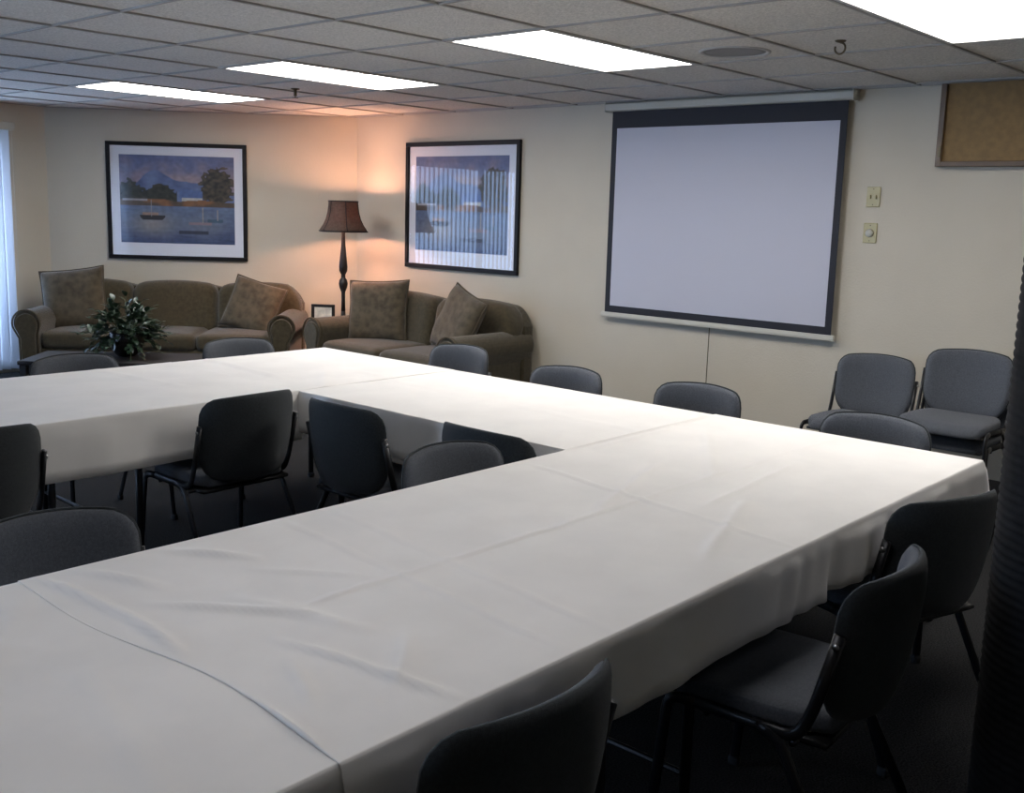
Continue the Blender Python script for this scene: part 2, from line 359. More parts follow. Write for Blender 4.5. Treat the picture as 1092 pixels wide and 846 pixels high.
# ---------------------------------------------------------------- tables and cloths
def wrinkle(x, y, ridges, seed):
    h = noise.noise(Vector((x*1.3, y*1.7, seed)))*.002+noise.noise(Vector((x*5, y*3.5, seed+9)))*.0011
    for ax, ay, bx_, by, ht, wd in ridges:
        d = Vector((bx_-ax, by-ay)); l = d.length; d /= l; q = Vector((x-ax, y-ay)); s = q.dot(d)
        e = q.x*d.y-q.y*d.x+.012*noise.noise(Vector((s*4, seed, 3)))
        fade = max(0, min(1, (s+.05)/.12))*max(0, min(1, (l+.05-s)/.12))
        h += ht*math.exp(-(e/wd)**2)*fade
    return h
def cloth(name, x0, x1, y0, y1, zt, sk, ridges=(), seed=1, puckers=(), wob=0):
    """linen over a table top; sk gives the overhang on each side W,E,S,N (0 = lies flat on neighbour)"""
    def axis(a, b):
        n_ = max(8, int((b-a)/(.011 if wob else .02))); l = [a, a+.003, a+.008]+[a+(b-a)*q/n_ for q in range(1, n_)]+[b-.008, b-.003, b]; return l
    gx, gy = axis(x0, x1), axis(y0, y1); nx, ny = len(gx)-1, len(gy)-1; bm = bmesh.new(); g = {}
    for i in range(nx+1):
        for j in range(ny+1):
            x = gx[i]; y = gy[j]
            if wob: x += wob*max(0, 1-(x-x0)/.3)*(math.sin(PI*(y-y0)/(y1-y0)*1.5+.4)+.4*math.sin(9*y))
            e = 1
            if i in (0, nx) or j in (0, ny): e = .25
            g[i, j] = bm.verts.new((x, y, zt+.004+wrinkle(x, y, ridges, seed)*e))
    for i in range(nx):
        for j in range(ny): bm.faces.new((g[i, j], g[i+1, j], g[i+1, j+1], g[i, j+1]))
    per = [(i, 0) for i in range(nx)]+[(nx, j) for j in range(ny)]+[(i, ny) for i in range(nx, 0, -1)]+[(0, j) for j in range(ny, 0, -1)]
    def overhang(i, j):
        c = []
        if i == 0: c.append((Vector((-1, 0)), sk[0]))
        if i == nx: c.append((Vector((1, 0)), sk[1]))
        if j == 0: c.append((Vector((0, -1)), sk[2]))
        if j == ny: c.append((Vector((0, 1)), sk[3]))
        return c
    DS = (.004, .010, .020, .05, .09, .14, .19, .24, .30); K = len(DS); cols = []
    for i, j in per:
        v = g[i, j].co; c = overhang(i, j); hang = [q for q in c if q[1] > 0]
        s = v.x*1.0+v.y*1.0
        col = [g[i, j]]
        corner = len(hang) == 2
        nn = sum((q[0] for q in hang), Vector((0, 0)))
        Lh = max([q[1] for q in hang], default=0)
        if Lh and len(c) == 2 and not corner: pass
        if Lh:
            nn.normalize()
            edge = min(abs(v.x-x0), abs(v.x-x1)) if abs(nn.y) > .9 else min(abs(v.y-y0), abs(v.y-y1))
            for k in range(1, K+1):
                d = DS[k-1]*Lh/.30 if k > 3 else DS[k-1]; tt = d/Lh
                amp = .012*tt+.004
                wv = amp*noise.noise(Vector((s*3.2, seed*3.1, tt*.6)))*1.6+amp*.5*noise.noise(Vector((s*9, seed, tt)))
                hl = 0
                for (pc, pw, pa) in puckers:
                    gg = math.exp(-((s-pc)/pw)**2)
                    wv += pa*1.7*gg*noise.noise(Vector(((s-pc)*13+tt*.8, seed, tt*.7)))*(.25+tt)
                    hl += .03*gg*pa/.012
                out = (.002, .005, .007)[k-1] if k <= 3 else .009+.06*d+wv
                if corner: out = out+.04*tt
                z = zt+.003-d*(1-hl*tt) - .010*noise.noise(Vector((s*1.1, seed+5, 0)))*tt
                if corner: z -= .02*tt
                col.append(bm.verts.new((v.x+nn.x*out, v.y+nn.y*out, z)))
        cols.append(col)
    n = len(cols)
    for q in range(n):
        a, b = cols[q], cols[(q+1) % n]
        (i1, j1), (i2, j2) = per[q], per[(q+1) % n]
        side = 0 if (i1 == 0 and i2 == 0) else 1 if (i1 == nx and i2 == nx) else 2 if (j1 == 0 and j2 == 0) else 3
        if sk[side] > 0 and len(a) > 1 and len(b) > 1:
            for k in range(min(len(a), len(b))-1): bm.faces.new((a[k], a[k+1], b[k+1], b[k]))
    o = obj(name, bm, 'cloth', smooth=True)
    s = o.modifiers.new('solid', 'SOLIDIFY'); s.thickness = .0022; s.offset = 0
    return o
TZ = .745
def table(x0, x1, y0, y1, label, along='x'):
    cx, cy = (x0+x1)/2, (y0+y1)/2
    t = thing('banquet_table', label, 'table', (cx, cy, 0), 0, 'folding banquet tables')
    a, b = (x1-x0)/2-.004, (y1-y0)/2-.004
    obj('tabletop', box((-a, -b, TZ-.032), (a, b, TZ)), 'darkwood', t, bevel=.006)
    bm = bmesh.new()
    i, j = a-.05, b-.05
    bx(bm, (-i, -j, TZ-.06), (i, -j+.02, TZ-.033)); bx(bm, (-i, j-.02, TZ-.06), (i, j, TZ-.033))
    bx(bm, (-i, -j+.02, TZ-.06), (-i+.02, j-.02, TZ-.033)); bx(bm, (i-.02, -j+.02, TZ-.06), (i, j-.02, TZ-.033)); obj('apron', bm, 'black', t)
    li, lj = a-(.18 if along == 'x' else .10), b-(.10 if along == 'x' else .18)
    for sx in (-1, 1):
        for sy in (-1, 1):
            bm = bmesh.new(); tube(bm, [(sx*li, sy*lj, TZ-.033), (sx*li, sy*lj, .015)], .015, n=10); lg = obj('leg', bm, 'black', t, smooth=True)
            bm = bmesh.new(); lathe(bm, [(.018, 0), (.02, .02), (.016, .03)], (sx*li, sy*lj), n=10); obj('foot_cap', bm, 'rubber', lg)
    for s in (-1, 1):
        bm = bmesh.new()
        if along == 'x': tube(bm, [(s*li, -lj, .2), (s*li, lj, .2)], .009, n=8)
        else: tube(bm, [(-li, s*lj, .2), (li, s*lj, .2)], .009, n=8)
        obj('stretcher', bm, 'black', t)
    return t
Y0, Y1, Y2, Y3, XA, XB = 1.18, 2.29, 3.895, 5.005, 2.875, 3.89
table(.02, 1.95, Y0, Y1, 'banquet table nearest the camera, under the lower left end of the white cloth')
table(1.95, XB, Y0, Y1, 'banquet table under the near right corner of the white cloth')
table(XA, XB, Y1, Y2, 'banquet table joining the near and far rows, parallel to the projection screen', 'y')
table(1.95, XB, Y2, Y3, 'banquet table at the far corner nearest the sofas')
table(.02, 1.95, Y2, Y3, 'banquet table at the far left, its end cut off by the photo edge')
o = cloth('tablecloth', XA, XB, Y1-.02, Y2+.02, TZ, (.19, .19, 0, 0), [(3.35, 2.3, 3.42, 3.9, .002, .02), (2.9, 3.05, 3.88, 3.1, .002, .02)], 3)
tag(o, 'white cloth on the table row parallel to the projection screen', 'tablecloth', 'white tablecloths')
o = cloth('tablecloth', 2.52, XB, Y2, Y3, TZ+.001, (0, .19, 0, .19), [(3.08, 4.99, 3.02, 4.25, .012, .018), (3.02, 3.9, 3.35, 4.3, .006, .025), (3.45, 3.95, 3.45, 4.95, .002, .02)], 4)
tag(o, 'white cloth on the far table corner in front of the sofas', 'tablecloth', 'white tablecloths')
o = cloth('tablecloth', .0, XA-.0, Y2-.003, Y3+.002, TZ+.002, (.2, 0, .225, .19), [(1.8, 4.4, 2.5, 4.42, .003, .03), (2.46, 4.99, 2.52, 4.3, .007, .02)], 5)
tag(o, 'white cloth on the far left table row below the long sofa', 'tablecloth', 'white tablecloths')
o = cloth('tablecloth', .0, 1.0, Y0, Y1, TZ+.001, (.2, 0, .19, .19), [(.35, 1.3, .9, 2.2, .003, .02), (.55, 2.2, .8, 1.9, .005, .02), (.7, 1.25, .82, 1.75, .004, .02)], 6)
tag(o, 'white cloth on the near table end at the lower left corner of the photo', 'tablecloth', 'white tablecloths')
o = cloth('tablecloth', .94, XB, Y0-.003, Y1+.003, TZ+.003, (0, .19, .178, .185),
          [(.97, 2.26, 1.0, 1.95, 0.0105, .010), (1.0, 1.97, .985, 1.72, 0.0120, .010), (.965, 1.42, .935, 1.2, 0.0075, .008), (1.06, 2.25, 1.13, 2.05, 0.0090, .016), (1.08, 1.95, 1.26, 1.70, 0.0090, .014), (1.22, 1.85, 1.30, 1.55, 0.0075, .022),
           (1.15, 1.6, 1.22, 1.22, 0.0090, .012), (1.28, 2.24, 1.38, 2.08, 0.0120, .016), (1.36, 1.98, 1.5, 1.78, 0.0060, .012), (1.10, 1.52, 1.02, 1.35, 0.0060, .014), (1.52, 1.22, 1.62, 2.24, 0.0045, .008), (1.66, 1.22, 1.78, 2.24, 0.0045, .008), (1.33, 1.45, 1.18, 1.32, 0.0075, .016),
           (2.87, 2.288, 3.86, 2.288, 0.0090, .009), (3.0, 2.24, 3.5, 2.25, 0.0060, .014), (2.45, 1.22, 2.6, 2.2, 0.0054, .010), (2.2, 1.30, 2.75, 1.5, 0.0075, .016), (2.35, 1.75, 2.95, 1.95, 0.0060, .014), (2.9, 1.7, 3.5, 2.1, 0.0054, .02), (2.6, 1.55, 3.3, 1.62, 0.0054, .012), (1.3, 1.735, 3.8, 1.72, 0.0040, .007)], 7, wob=.022,
          puckers=((2.60+Y0, .30, .015), (3.15+Y0, .25, .013), (1.25+Y0, .12, .010)))
tag(o, 'white cloth on the long near table row, puckered above the two right chairs', 'tablecloth', 'white tablecloths')

# ---------------------------------------------------------------- chairs
def backpoint(u, v):
    """centre surface of the backrest: u -1..1 across, v 0..1 up; local +Y is forward"""
    x = u*.232; z = .455+.345*v
    y = -.235-.055*v+.085*(abs(u)**2.1)-.012*math.sin(v*PI)
    return Vector((x, y, z))
def outline(v):
    """half-width factor at height v : rounded corners"""
    rt_, rb = .26, .45
    if v > 1-rt_: q = (v-(1-rt_))/rt_; return 1-.30*(1-math.sqrt(max(0, 1-q**2.4)))
    if v < rb: q = (rb-v)/rb; return 1-.38*(1-math.sqrt(max(0, 1-q**2.2)))-.02*q
    return 1
def back_mesh(off0, off1, grow=0, puff=0):
    bm = bmesh.new(); nu, nv = 16, 14; G_ = {}
    for s in (0, 1):
        for i in range(nu+1):
            for j in range(nv+1):
                v = j/nv; v = .5-.5*math.cos(PI*v)
                u = (2*i/nu-1)
                ez = .345+2*grow
                hw = outline(v)
                p = backpoint(u*hw*(1+grow/.232), v)
                p.z = .455-grow+ez*v
                p.z += (v-.5)*2*.010*(1-u*u) if v > .5 else 0
                p.z -= (.5-v)*2*.016*(1-u*u) if v < .5 else 0
                e = math.sqrt(max(0, (1-abs(u)**5)*(1-abs(2*v-1)**5)))
                y = (off0 if s == 0 else off1)
                y = y*(.25+.75*e)+(puff*e if s else 0)
                G_[s, i, j] = bm.verts.new((p.x, p.y+y, p.z))
    for s in (0, 1):
        for i in range(nu):
            for j in range(nv): bm.faces.new((G_[s, i, j], G_[s, i+1, j], G_[s, i+1, j+1], G_[s, i, j+1]))
    for i in range(nu):
        bm.faces.new((G_[0, i, 0], G_[0, i+1, 0], G_[1, i+1, 0], G_[1, i, 0])); bm.faces.new((G_[0, i, nv], G_[0, i+1, nv], G_[1, i+1, nv], G_[1, i, nv]))
    for j in range(nv):
        bm.faces.new((G_[0, 0, j], G_[0, 0, j+1], G_[1, 0, j+1], G_[1, 0, j])); bm.faces.new((G_[0, nu, j], G_[0, nu, j+1], G_[1, nu, j+1], G_[1, nu, j]))
    return bm
def make_chair(label, group):
    t = thing('stacking_chair', label, 'chair', (0, 0, 0), 0, group)
    def sf(p, q):
        # rounded plan, dished middle, rolled front lip
        k = 1-.10*max(0, -p.y/.21)**1.5
        p.x *= k
        lip = max(0, (p.y-.10)/.12); p.z -= .028*lip**2
        p.z += .010*(abs(p.x)/.23)**2*(1 if p.z > 0 else 0)+.006*(1-(p.x/.23)**2)*(1 if p.z > 0 else 0)
        return p
    bm = bmesh.new(); cushion(bm, (.465, .425, .050), (0, .01, .440), n=12, r=.027, fn=sf)
    for v in bm.verts:   # round the four plan corners
        x, y = v.co.x, v.co.y-.01; cx_, cy_ = .2325-.09, .2125-.09
        if abs(x) > cx_ and abs(y) > cy_:
            d = math.hypot(abs(x)-cx_, abs(y)-cy_); mx = max(abs(x)-cx_, abs(y)-cy_); k = mx/d if d > 0 else 1
            v.co.x = math.copysign(cx_+(abs(x)-cx_)*k, x); v.co.y = .01+math.copysign(cy_+(abs(y)-cy_)*k, y)
    obj('seat', bm, 'seat', t, smooth=True)
    bm = bmesh.new(); cushion(bm, (.44, .40, .022), (0, .005, .405), n=8, r=.01); obj('seat_shell', bm, 'black', t, smooth=True)
    b = obj('backrest', back_mesh(-.004, .024, 0, .010), 'seat', t, smooth=True)
    obj('back_shell', back_mesh(-.026, -.002, .006, 0), 'shell', t, smooth=True)
    for s in (-1, 1):
        bm = bmesh.new()
        tube(bm, smooth_path([(s*.262, .235, .02), (s*.248, .20, .425), (s*.242, .13, .425)], .04), .0085, .015, ref=Vector((1, 0, 0)))
        lg = obj('leg', bm, 'black', t, smooth=True)
        bm = bmesh.new(); cushion(bm, (.024, .036, .03), (s*.2625, .236, .015), n=4, r=.008); obj('foot_cap', bm, 'rubber', lg, smooth=True)
        bm = bmesh.new()
        tube(bm, smooth_path([(s*.262, -.285, .02), (s*.246, -.09, .405), (s*.242, -.03, .425)], .04), .0085, .015)
        lg = obj('leg', bm, 'black', t, smooth=True)
        bm = bmesh.new(); cushion(bm, (.024, .036, .03), (s*.2625, -.286, .015), n=4, r=.008); obj('foot_cap', bm, 'rubber', lg, smooth=True)
    bm = bmesh.new()
    for s in (-1, 1):
        tube(bm, smooth_path([(s*.242, .14, .425), (s*.242, -.13, .418), (s*.244, -.165, .50), (s*.244, -.212, .69)], .06), .0085, .015)
    tube(bm, [(-.242, .10, .408), (.242, .10, .408)], .010, n=8); tube(bm, [(-.240, -.12, .402), (.240, -.12, .402)], .010, n=8)
    obj('frame', bm, 'black', t, smooth=True)
    for s in (-1, 1): obj('bolt', tube(bmesh.new(), [(s*.250, -.206, .665), (s*.256, -.206, .665)], .008, n=10, ref=Vector((0, 1, 0))), 'steel', t, smooth=True)
    return t
R = math.radians
# name : position of the middle of the top of the backrest, direction faced (deg from +Y, ccw)
SP = [
 ('out', 4.33, 4.23, 90, 'grey chair behind the table, in front of the short sofa right arm'),
 ('out', 4.16, 3.29, 90, 'grey chair behind the table right of the short sofa, below the bare wall'),
 ('out', 4.24, 2.56, 90, 'grey chair behind the table directly under the projection screen'),
 ('out', 4.15, 1.66, 88, 'grey chair behind the table, in front of the spare chairs at the wall'),
 ('far', 3.42, 5.27, 178, 'grey chair top behind the far table, in front of the long sofa right end'),
 ('far', 2.40, 5.18, 182, 'dark chair top behind the far table, left of the potted plant'),
 ('in', 2.50, 3.66, 2, 'dark chair seen from behind against the far cloth, beside the inner corner'),
 ('in', 1.38, 3.66, -1, 'dark chair seen from behind, cut off at the left photo edge'),
 ('in', 2.60, 3.30, -90, 'dark chair at the inner corner with its back turned edge-on'),
 ('in', 2.68, 2.58, -90, 'dark chair tucked tightly under the inner side of the joining table'),
 ('in', 2.40, 2.47, 180, 'grey rounded chair back inside the hollow, overlapping the near table edge'),
 ('in', 1.09, 2.57, 180, 'large grey chair back at the left photo edge behind the near table'),
 ('near', 1.265, 1.01, 0, 'foreground chair at the bottom of the photo, its back against the cloth'),
 ('near', 2.37, .855, 5, 'chair at the near side with its grey seat showing, left of the corner chair'),
 ('near', 3.09, .97, -18, 'chair at the near side closest to the black column and table corner'),
 ('wall', 6.05, 2.46, 90, 'single grey spare chair standing at the wall below the switch plates'),
]
GR = {'out': 'chairs on the screen side of the tables', 'far': 'chairs on the sofa side of the tables', 'in': 'chairs inside the hollow square', 'near': 'chairs on the camera side of the tables', 'wall': 'spare chairs at the wall'}
chair0 = make_chair('x', 'x'); first = True
def place_chair(x, y, deg, label, grp, z=0):
    global first
    a = R(deg); fx, fy = -math.sin(a), math.cos(a)
    loc = (x+fx*.28, y+fy*.28, z)
    if first:
        first = False; chair0.location = loc; chair0.rotation_euler = (0, 0, a); chair0['label'] = label; chair0['group'] = grp
    else: dup(chair0, loc, a, label, grp)
for g, x, y, d, lab in SP: place_chair(x, y, d, lab, GR[g])
place_chair(6.09, 1.93, 90, 'lower grey chair of the stack of two beside the black column', GR['wall'])
place_chair(6.03, 1.925, 90, 'upper grey chair of the stack of two beside the black column', GR['wall'], .088)

# ---------------------------------------------------------------- projection screen
sy0, sy1, sz0, sz1 = 4.755, 2.93, .860, 2.300
t = thing('projection_screen', 'large pull-down projection screen with black border on the wall', 'projection screen', (XS-.05, (sy0+sy1)/2, 0))
hw = (sy0-sy1)/2
bm = bmesh.new(); prism(bm, [(.045, 2.335), (.045, 2.398), (-.03, 2.398), (-.045, 2.385), (-.045, 2.345), (-.035, 2.335)], -hw-.04, hw+.04, 1)
obj('housing', bm, 'white', t, bevel=.004)
for s in (-1, 1): obj('end_cap', box((-.047, s*(hw+.042)-.006, 2.332), (.046, s*(hw+.042)+.006, 2.400)), 'white', t, bevel=.003)
bw = .046
bm = bmesh.new(); bx(bm, (-.001, -hw, sz1-.085), (.001, hw, 2.34)); bx(bm, (-.001, -hw, sz0), (.001, -hw+bw, sz1-.085)); bx(bm, (-.001, hw-bw, sz0), (.001, hw, sz1-.085)); bx(bm, (-.001, -hw+bw, sz0), (.001, hw-bw, sz0+.052))
obj('border', bm, 'screenblack', t)
obj('viewing_surface', box((-.0008, -hw+bw, sz0+.052), (.0012, hw-bw, sz1-.085)), 'screen', t)
bm = bmesh.new(); prism(bm, [(-.012, sz0-.035), (.012, sz0-.035), (.014, sz0-.02), (.010, sz0+.001), (-.010, sz0+.001), (-.014, sz0-.02)], -hw-.025, hw+.025, 1); obj('bottom_bar', bm, 'white', t)
bm = bmesh.new(); tube(bm, [(0, -.01, sz0-.03), (0, -.008, .25)], .0035, n=6); pc = obj('pull_cord', bm, 'piping', t)
bm = bmesh.new(); lathe(bm, [(.004, .25), (.012, .235), (.013, .20), (.006, .19)], (0, -.008), n=12); obj('cord_handle', bm, 'white', pc, smooth=True)

# switch plates
def plate(loc, label, kind):
    t = thing('switch_plate', label, 'switch plate', loc, 0)
    bm = bmesh.new(); bx(bm, (-.008, -.044, -.062), (0, .044, .062)); obj('cover', bm, 'ivory', t, bevel=.004)
    bm = bmesh.new()
    if kind == 0:
        for s in (-1, 1): bx(bm, (-.020, s*.018-.005, -.012), (-.008, s*.018+.005, .012))
        obj('toggle', bm, 'ivory', t, bevel=.002)
    else:
        m = Matrix.Translation((0, 0, .0)) @ Matrix.Rotation(PI/2, 4, 'Y')
        lathe(bm, [(.026, -.008), (.024, -.022), (.02, -.026)], n=20)
        for v in bm.verts: v.co = Vector((v.co.z, v.co.x, v.co.y))
        obj('dial', bm, 'white', t, smooth=True)
    bm = bmesh.new()
    for s in (-1, 1): bx(bm, (-.0095, -.003, s*.048-.003), (-.008, .003, s*.048+.003))
    obj('screw', bm, 'brass', t); return t
plate((XS, 2.742, 1.745), 'upper ivory switch plate right of the projection screen', 0)
plate((XS, 2.745, 1.522), 'lower ivory dimmer plate right of the projection screen', 1)

# brown framed board high on the wall
t = thing('wall_panel', 'brown wooden framed panel high on the wall at the upper right corner', 'wall panel', (XS, 1.75, 1.925))
bm = bmesh.new(); bx(bm, (-.07, -.6, 0), (0, -.575, .475)); bx(bm, (-.07, .575, 0), (0, .608, .475)); bx(bm, (-.07, -.575, 0), (0, .575, .03)); obj('frame', bm, 'brownwood', t, bevel=.003)
bm = bmesh.new(); bx(bm, (-.05, -.575, .03), (0, .575, .475)); obj('board', bm, 'brownpanel', t)
bm = bmesh.new(); bx(bm, (-.078, .578, .05), (-.07, .592, .12)); obj('latch', bm, 'brass', t)

# ---------------------------------------------------------------- framed prints
def sm(a, b, x): t_ = max(0, min(1, (x-a)/(b-a))); return t_*t_*(3-2*t_)
def mixc(a, b, t_): return [a[i]*(1-t_)+b[i]*t_ for i in range(3)]
def scene_col(u, v, sd):
    """u right 0..1, v up 0..1 : harbour with boats, trees and hills in soft dabs"""
    n1 = noise.noise(Vector((u*9, v*9, sd))); n2 = noise.noise(Vector((u*28, v*28, sd+4))); n3 = noise.noise(Vector((u*6, v*40, sd+8)))
    sky = mixc((.30, .25, .33), (.13, .17, .33), sm(.6, 1.05, v+n1*.2)); sky = mixc(sky, (.42, .33, .32), .6*sm(.15, .0, abs(v-.72+n1*.1))*sm(.2, .6, u))
    c = sky
    hill = .60+.22*math.exp(-((u-.30)/.17)**2)+.10*math.exp(-((u-.62)/.2)**2)+.02*n1
    if v < hill: c = mixc((.09, .14, .30), (.16, .22, .40), .5+n1)
    tl = .58+.14*math.exp(-((u-.08)/.1)**2)+.10*math.exp(-((u-.36)/.10)**2)+.05*n2
    if u < .5 and v < tl and v > .46: c = mixc((.015, .025, .02), (.05, .05, .04), .5+n2)
    e = ((u-.85)/.15)**2+((v-.66)/.21)**2
    if e < 1+n2*.7 and v > .44: c = mixc((.02, .022, .02), (.09, .07, .05), .5+n2*1.2)
    if .52 < u < .72 and .52+.0*u < v < .62-.12*abs(u-.60): c = (.10, .17, .38)
    if .54 < u < .72 and .49 < v < .525: c = (.55, .55, .52)
    if .42 < v+n1*.02 < .49: c = mixc((.28, .13, .05), (.10, .07, .05), sm(-.2, .4, n1+abs(u-.55)))
    if .48 < v < .505 and .02 < u < .24: c = (.40, .38, .40)
    if v < .43:
        c = mixc((.045, .08, .20), (.13, .19, .32), sm(.0, .43, v)+n3*.5)
        c = mixc(c, (.36, .34, .32), .85*math.exp(-((u-.28)/.20)**2-((v-.22)/.13)**2))
        c = mixc(c, (.22, .25, .30), .7*math.exp(-((u-.72)/.22)**2-((v-.20)/.12)**2))
    if abs(v-.29-.05*(u-.28)**2) < .028 and abs(u-.28) < .115-.6*abs(v-.31): c = (.02, .02, .03)
    if abs(v-.335) < .012 and abs(u-.26) < .07: c = (.42, .28, .22)
    if abs(v-.235) < .012 and abs(u-.70) < .10: c = (.30, .22, .25)
    if abs(v-.27) < .018 and abs(u-.83) < .07: c = (.06, .13, .20)
    if abs(v-.13) < .022 and abs(u-.64) < .13: c = (.03, .04, .08)
    for mu, v0, v1 in ((.27, .3, .50), (.72, .24, .42), (.85, .27, .40)):
        if abs(u-mu) < .004 and v0 < v < v1: c = (.35, .33, .33)
    return [max(0, .72*max(0, q)**1.08*(1+.25*n2)) for q in c]
def picture(label, loc, rz, w_, h_, fr, mt, sd, mb=None):
    """local: x to the right along the wall, -y out of the wall, centre at the origin"""
    t = thing('framed_print', label, 'picture', loc, rz, 'framed harbour prints')
    a, b = w_/2, h_/2; mb = mb or mt
    bm = bmesh.new()
    bx(bm, (-a, -.03, -b), (a, 0, -b+fr)); bx(bm, (-a, -.03, b-fr), (a, 0, b)); bx(bm, (-a, -.03, -b+fr), (-a+fr, 0, b-fr)); bx(bm, (a-fr, -.03, -b+fr), (a, 0, b-fr))
    obj('frame', bm, 'frame', t, bevel=.004)
    ia, ib = a-fr, b-fr
    obj('mat_board', box((-ia, -.012, -ib), (ia, -.002, ib)), 'mat', t)
    pa, p0, p1 = ia-mt, -ib+mb, ib-mt
    nx, ny = 170, 130; bm = bmesh.new(); cl = bm.loops.layers.color.new('pigment'); g = {}
    for i in range(nx+1):
        for j in range(ny+1): g[i, j] = bm.verts.new((-pa+2*pa*i/nx, -.0135, p0+(p1-p0)*j/ny))
    cc = {(i, j): scene_col(i/nx, j/ny, sd) for i in range(nx+1) for j in range(ny+1)}
    for i in range(nx):
        for j in range(ny):
            f = bm.faces.new((g[i, j], g[i+1, j], g[i+1, j+1], g[i, j+1]))
            for l, k in zip(f.loops, ((i, j), (i+1, j), (i+1, j+1), (i, j+1))):
                q = cc[k]; l[cl] = tuple((12.92*x if x < .0031 else 1.055*x**(1/2.4)-.055) for x in q)+(1,)
    obj('print', bm, 'paint', t)
    obj('glass', box((-ia, -.0195, -ib), (ia, -.0175, ib)), 'glass', t)
    return t
wa = math.atan2(DY-CY, DX-CX)
pcx, pcy = (4.775+5.675)/2, (9.356+8.456)/2
picture('framed harbour print above the long sofa, left of the lamp', (pcx-.0, pcy-.0, 1.587), wa, 1.275, 1.07, .036, .080, 2.0, .115)
picture('framed harbour print right of the lamp, streaked with blind reflections', (XS, 6.36, 1.617), -PI/2, 1.355, 1.09, .038, .085, 7.0, .12)

# ---------------------------------------------------------------- sofas
def make_sofa(label, loc, rz, length, humps, seats, group):
    """local: faces -Y, back at +Y=0, x along the length"""
    t = thing('sofa', label, 'sofa', loc, rz, group); D = .92; H = length/2; aw = .20
    inner = H-aw
    bm = bmesh.new(); cushion(bm, (2*H-.10, D-.12, .24), (0, -D/2-.01, .20), n=8, r=.03); obj('base', bm, 'sofa', t, smooth=True)
    n_ = seats; wdt = 2*inner/n_
    for i in range(n_):
        bm = bmesh.new(); cushion(bm, (wdt-.008, .66, .15), (-inner+wdt*(i+.5), -D+.36, .385), n=12, r=.05, puff=.018); obj('seat_cushion', bm, 'sofa', t, smooth=True)
    # back frame with gently humped top, then padded sections
    bm = bmesh.new(); nn = 60; top = []
    def topz(x, e=0):
        k = (x+H-.03)/(2*H-.06)*humps; f_ = k-math.floor(k) if 0 < k < humps else (0 if k <= 0 else 1)
        z = .83+.045*math.sin(PI*max(0, min(1, f_)))**.6
        ed = min(x+H-.03, H-.03-x)
        if ed < .16: z -= .13*(1-max(0, ed)/.16)**2
        return z-e
    pts = [(-H+.03, .10)]+[(-H+.03+(2*H-.06)*q/nn, topz(-H+.03+(2*H-.06)*q/nn, .02)) for q in range(nn+1)]+[(H-.03, .10)]
    prism(bm, pts, -.14, 0, 1); obj('back_frame', bm, 'sofa', t, smooth=False, bevel=.03)
    wb = (2*H-.06)/humps
    for i in range(humps):
        xc = -H+.03+wb*(i+.5)
        def bf(p, q, xc=xc):
            # arch the top, lean backwards, soften
            x = p.x
            f_ = (p.z+.22)/.44
            x_ = p.x+xc
            if f_ > .5: p.z += (topz(x_)-.83)*(f_-.5)*2
            p.y += .09*(f_-.5)
            return p
        bm = bmesh.new(); cushion(bm, (wb-.004, .20, .44), (xc, -.20, .61), n=14, r=.08, fn=bf); obj('back_cushion', bm, 'sofa', t, smooth=True)
    for s in (-1, 1):
        # rolled arm outline (x,z), extruded front to back
        pr = []; cx_, cz, rr = s*(H-.105), .53, .115
        pr.append((s*(H-.20), .10)); pr.append((s*(H-.20), .44))
        a0 = PI*1.12; 
        for q in range(21):
            a_ = a0-(PI*1.32)*q/20
            pr.append((cx_+s*rr*(math.cos(a_)), cz+rr*math.sin(a_)))
        pr.append((s*(H-.045), .40)); pr.append((s*(H-.05), .10))
        bm = bmesh.new(); prism(bm, pr, -D+.02, -.03, 1)
        arm = obj('arm', bm, 'sofa', t, smooth=False, bevel=.022)
        # scroll face panel with piping
        bm = bmesh.new(); fp = []
        for p in pr: fp.append((cx_+(p[0]-cx_)*.80, .40+(p[1]-.40)*.88))
        prism(bm, fp, -D+.0, -D+.03, 1); obj('arm_front_panel', bm, 'sofa', arm, bevel=.01)
        bm = bmesh.new(); ring = [(p[0], -D+.012, p[1]) for p in pr]; tube(bm, ring, .008, n=6, ref=Vector((0, 1, 0))); obj('piping', bm, 'piping', arm, smooth=True)
    for sx in (-1, 1):
        for sy in (-D+.10, -.10):
            bm = bmesh.new(); lathe(bm, [(.02, 0), (.028, .06), (.032, .085)], (sx*(H-.14), sy), n=12); obj('leg', bm, 'darkwood', t, smooth=True)
    return t
